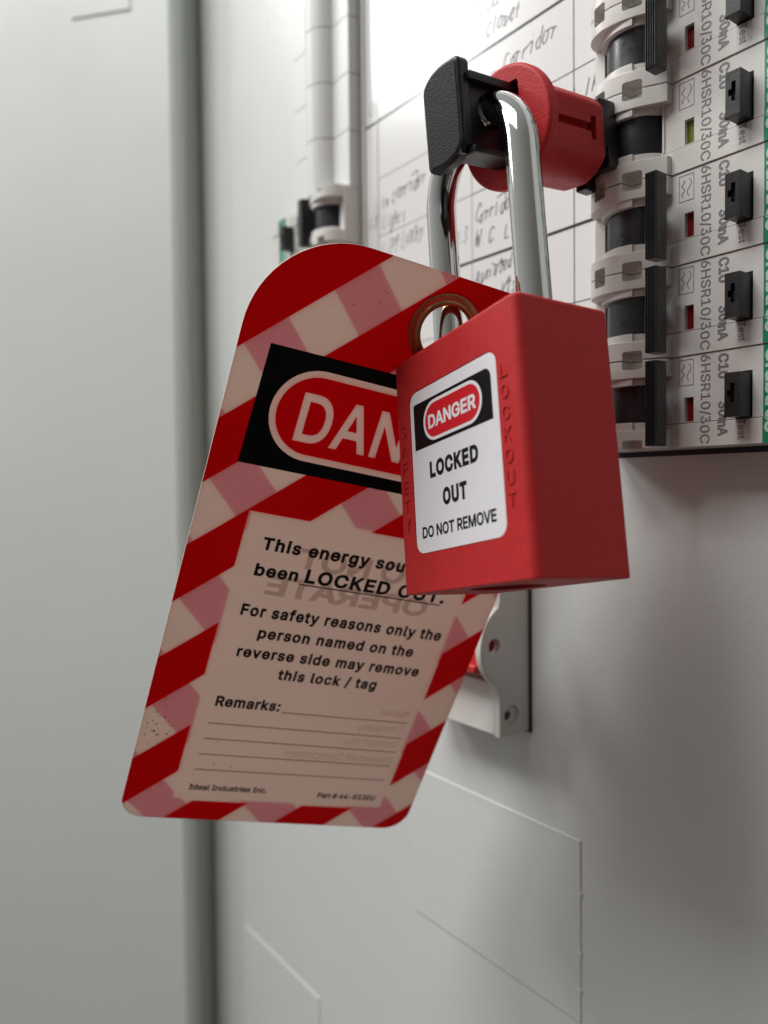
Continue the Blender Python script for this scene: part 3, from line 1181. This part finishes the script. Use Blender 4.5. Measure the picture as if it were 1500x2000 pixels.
XL, XR, ZB = -0.95, 71.7, -137.6
outl = []
for i in range(17):                                       # big top corners
    a = PI - PI / 2 * i / 16
    outl.append((18.4 + 19.2 * math.cos(a), -19.2 + 19.2 * math.sin(a) + 0.25))
for i in range(17):
    a = PI / 2 - PI / 2 * i / 16
    outl.append((52.3 + 19.2 * math.cos(a), -19.2 + 19.2 * math.sin(a) + 0.25))
XRb = 71.7
for i in range(9):
    a = 0 - PI / 2 * i / 8
    outl.append((XRb - 6 + 6 * math.cos(a), ZB + 6 + 6 * math.sin(a)))
for i in range(9):
    a = -PI / 2 - PI / 2 * i / 8
    outl.append((XL - 0.4 + 5.5 + 5.5 * math.cos(a), ZB + 0.8 + 5.5 + 5.5 * math.sin(a)))
GX, GZ = 37.6, -10.5
hole = circle(GX, GZ, 6.9, 40)
grid = [(x, z) for x in range(4, 70, 6) for z in range(-132, -20, 6)] + [(x, z) for x in range(25, 60, 3) for z in range(-45, -4, 3) if math.hypot(x - GX, z - GZ) > 8]
gl = glyph_loops('DANGER', 0.016, 1.04)
gx0 = min(p[0] for lp in gl for p in lp); gx1 = max(p[0] for lp in gl for p in lp)
gsx, gsz = 46.6 / (gx1 - gx0), 9.4 / CAPH
gl = [[(14.0 + (p[0] - gx0) * gsx, -38.3 + p[1] * gsz) for p in lp] for lp in gl]
gsegs = [(lp[i][0], lp[i][1], lp[(i + 1) % len(lp)][0], lp[(i + 1) % len(lp)][1]) for lp in gl for i in range(len(lp))]
gsegs = [q for q in gsegs if q[1] != q[3]]
vt = fill2d([cw(outl), cw(hole, False)], grid, gl)
bm = solid(vt, -0.22, 0.22, 0, bend)
for f in bm.faces:
    c = f.calc_center_median()
    if len(f.verts) == 3 and -40 < c.z < -27 and inside((c.x, c.z), gsegs):
        f.material_index = 2
for f in bm.faces:
    if len(f.verts) == 4:
        f.material_index = 1
LETTER = print_material('pale_vinyl', (0.80, 0.66, 0.61), 0.62)
card = fin('card', bm, [CARD, EDGE, LETTER], tgr, 0)
PYF = -0.25
bm = bmesh.new()


def put(vt, y, mi):
    flat(bm, vt, PYF - y, mi, bend)


def subdiv(poly, step=4.0):
    out = []
    for i in range(len(poly)):
        a, b = poly[i], poly[(i + 1) % len(poly)]
        n = max(1, int(math.hypot(b[0] - a[0], b[1] - a[1]) / step))
        for k in range(n):
            out.append((a[0] + (b[0] - a[0]) * k / n, a[1] + (b[1] - a[1]) * k / n))
    return out


gridh = [(x, z) for x in range(8, 65, 3) for z in range(-43, -22, 3)]
cap = cw(subdiv(rrect(35.5 - 27.4, 35.5 + 27.4, -33.1 - 9.3, -33.1 + 9.3, 9.29, 16)), False)
put(fill2d([cw(subdiv([(4.7, -45.25), (66.3, -45.0), (66.3, -20.6), (5.15, -21.15)])), cap], gridh), 0.0, 0)
fin('danger_header', bm, HEAD, tgr, 0)
bm = bmesh.new()
B = 0.034
put(text2d('This energy source has', 2.62, 14.0, -62.95, width=47.6, bold=B, spacing=1.14), 0.01, 0)
put(text2d('been', 2.62, 13.9, -69.15, width=9.5, bold=0.034, spacing=1.12), 0.01, 0)
put(text2d('LOCKED OUT.', 2.95, 25.0, -69.1, width=33.6, bold=B, spacing=1.12), 0.01, 0)
put(text2d('For safety reasons only the', 2.55, 13.4, -79.0, width=47.9, bold=B, spacing=1.14), 0.01, 0)
put(text2d('person named on the', 2.5, 18.5, -84.3, width=37.4, bold=B, spacing=1.14), 0.01, 0)
put(text2d('reverse side may remove', 2.5, 15.1, -89.5, width=44.1, bold=B, spacing=1.14), 0.01, 0)
put(text2d('this lock / tag', 2.5, 25.7, -94.5, width=24.1, bold=B, spacing=1.14), 0.01, 0)
put(text2d('Remarks:', 2.55, 13.55, -103.2, width=15.0, bold=B, spacing=1.10), 0.01, 0)
put(text2d('Ideal Industries Inc.', 1.5, 13.0, -127.7, width=18.9, bold=0.026), 0.01, 0)
put(text2d('Part # 44-833EU', 1.5, 45.0, -128.3, width=15.5, bold=0.026), 0.01, 0)


def rl(x0, x1, z0, z1, w):
    put(([(x0, z0 - w / 2), (x1, z1 - w / 2), (x1, z1 + w / 2), (x0, z0 + w / 2)], [(0, 1, 2, 3)]), 0.01, 0)


rl(24.1, 58.0, -69.85, -69.75, 0.3)
rl(29.2, 61.3, -103.55, -103.4, 0.22)
for z in (-108.1, -112.5, -117.05, -121.6):
    rl(13.15, 61.2, z - .05, z, 0.22)
fin('lettering', bm, INK, tgr, 0)
GHOST = print_material('show_through_grey', (0.82, 0.71, 0.665))
bm = bmesh.new()
put(text2d('OPERATE', 4.4, 55.2, -73.2, width=38, bold=0.03, mirror=True), 0.0, 0)
put(text2d('DO NOT', 4.4, 52.4, -65.9, width=30, bold=0.03, mirror=True), 0.0, 0)
GH2 = print_material('show_through_pale', (0.86, 0.715, 0.65))
fin('show_through_heading', bm, GHOST, tgr, 0)
bm = bmesh.new()
for wd, z, w in (('Name', -101.9, 7.5), ('Company', -106.6, 12), ('Contact No.', -111.3, 14.2), ('Expected Completion', -116.2, 28)):
    put(text2d(wd, 2.2, 61.0, z, width=w, bold=0.0, mirror=True), 0.0, 0)
fin('show_through_form', bm, GH2, tgr, 0)
bm = bmesh.new()
rs = random.Random(3)
spots = [(rs.gauss(2.2, 1.5), rs.gauss(-110.2, 2.3), rs.uniform(.09, .26)) for _ in range(26)]
spots += [(rs.uniform(14, 32), rs.uniform(-14, -2), rs.uniform(.07, .17)) for _ in range(11)]
spots += [(rs.uniform(2, 68), rs.uniform(-130, -50), rs.uniform(.06, .13)) for _ in range(14)]
for (x, z, r) in spots:
    x = max(0.1, x)
    put(([(x + r * rs.uniform(.6, 1.2) * math.cos(t), z + r * rs.uniform(.6, 1.2) * math.sin(t)) for t in [2 * PI * k / 7 for k in range(7)]], [tuple(range(7))]), 0.005, 0)
tag(fin('dirt_specks', bm, mat('grime', (0.05, 0.035, 0.03), 0.8, spec=0.1), tgr, 0), kind='stuff')
# brass eyelet
prof = [(5.25, 0.8), (5.15, 0.0), (5.25, -0.7), (5.5, -1.0), (5.85, -1.02), (6.15, -0.8), (6.3, -0.55), (6.6, -0.52), (7.2, -0.48), (7.42, -0.40), (7.5, -0.2), (7.5, 0.24), (7.2, 0.6), (6.3, 0.85), (5.6, 0.9)]
bm = bmesh.new()
n = 56
rg = [[bm.verts.new((GX + r * math.cos(2 * PI * k / n), y + bend(GX, GZ), GZ + r * math.sin(2 * PI * k / n))) for (r, y) in prof] for k in range(n)]
for k in range(n):
    for j in range(len(prof)):
        bm.faces.new((rg[k][j], rg[(k + 1) % n][j], rg[(k + 1) % n][(j + 1) % len(prof)], rg[k][(j + 1) % len(prof)]))
bmesh.ops.recalc_face_normals(bm, faces=bm.faces)
fin('eyelet', bm, BRASS, tgr, 50)
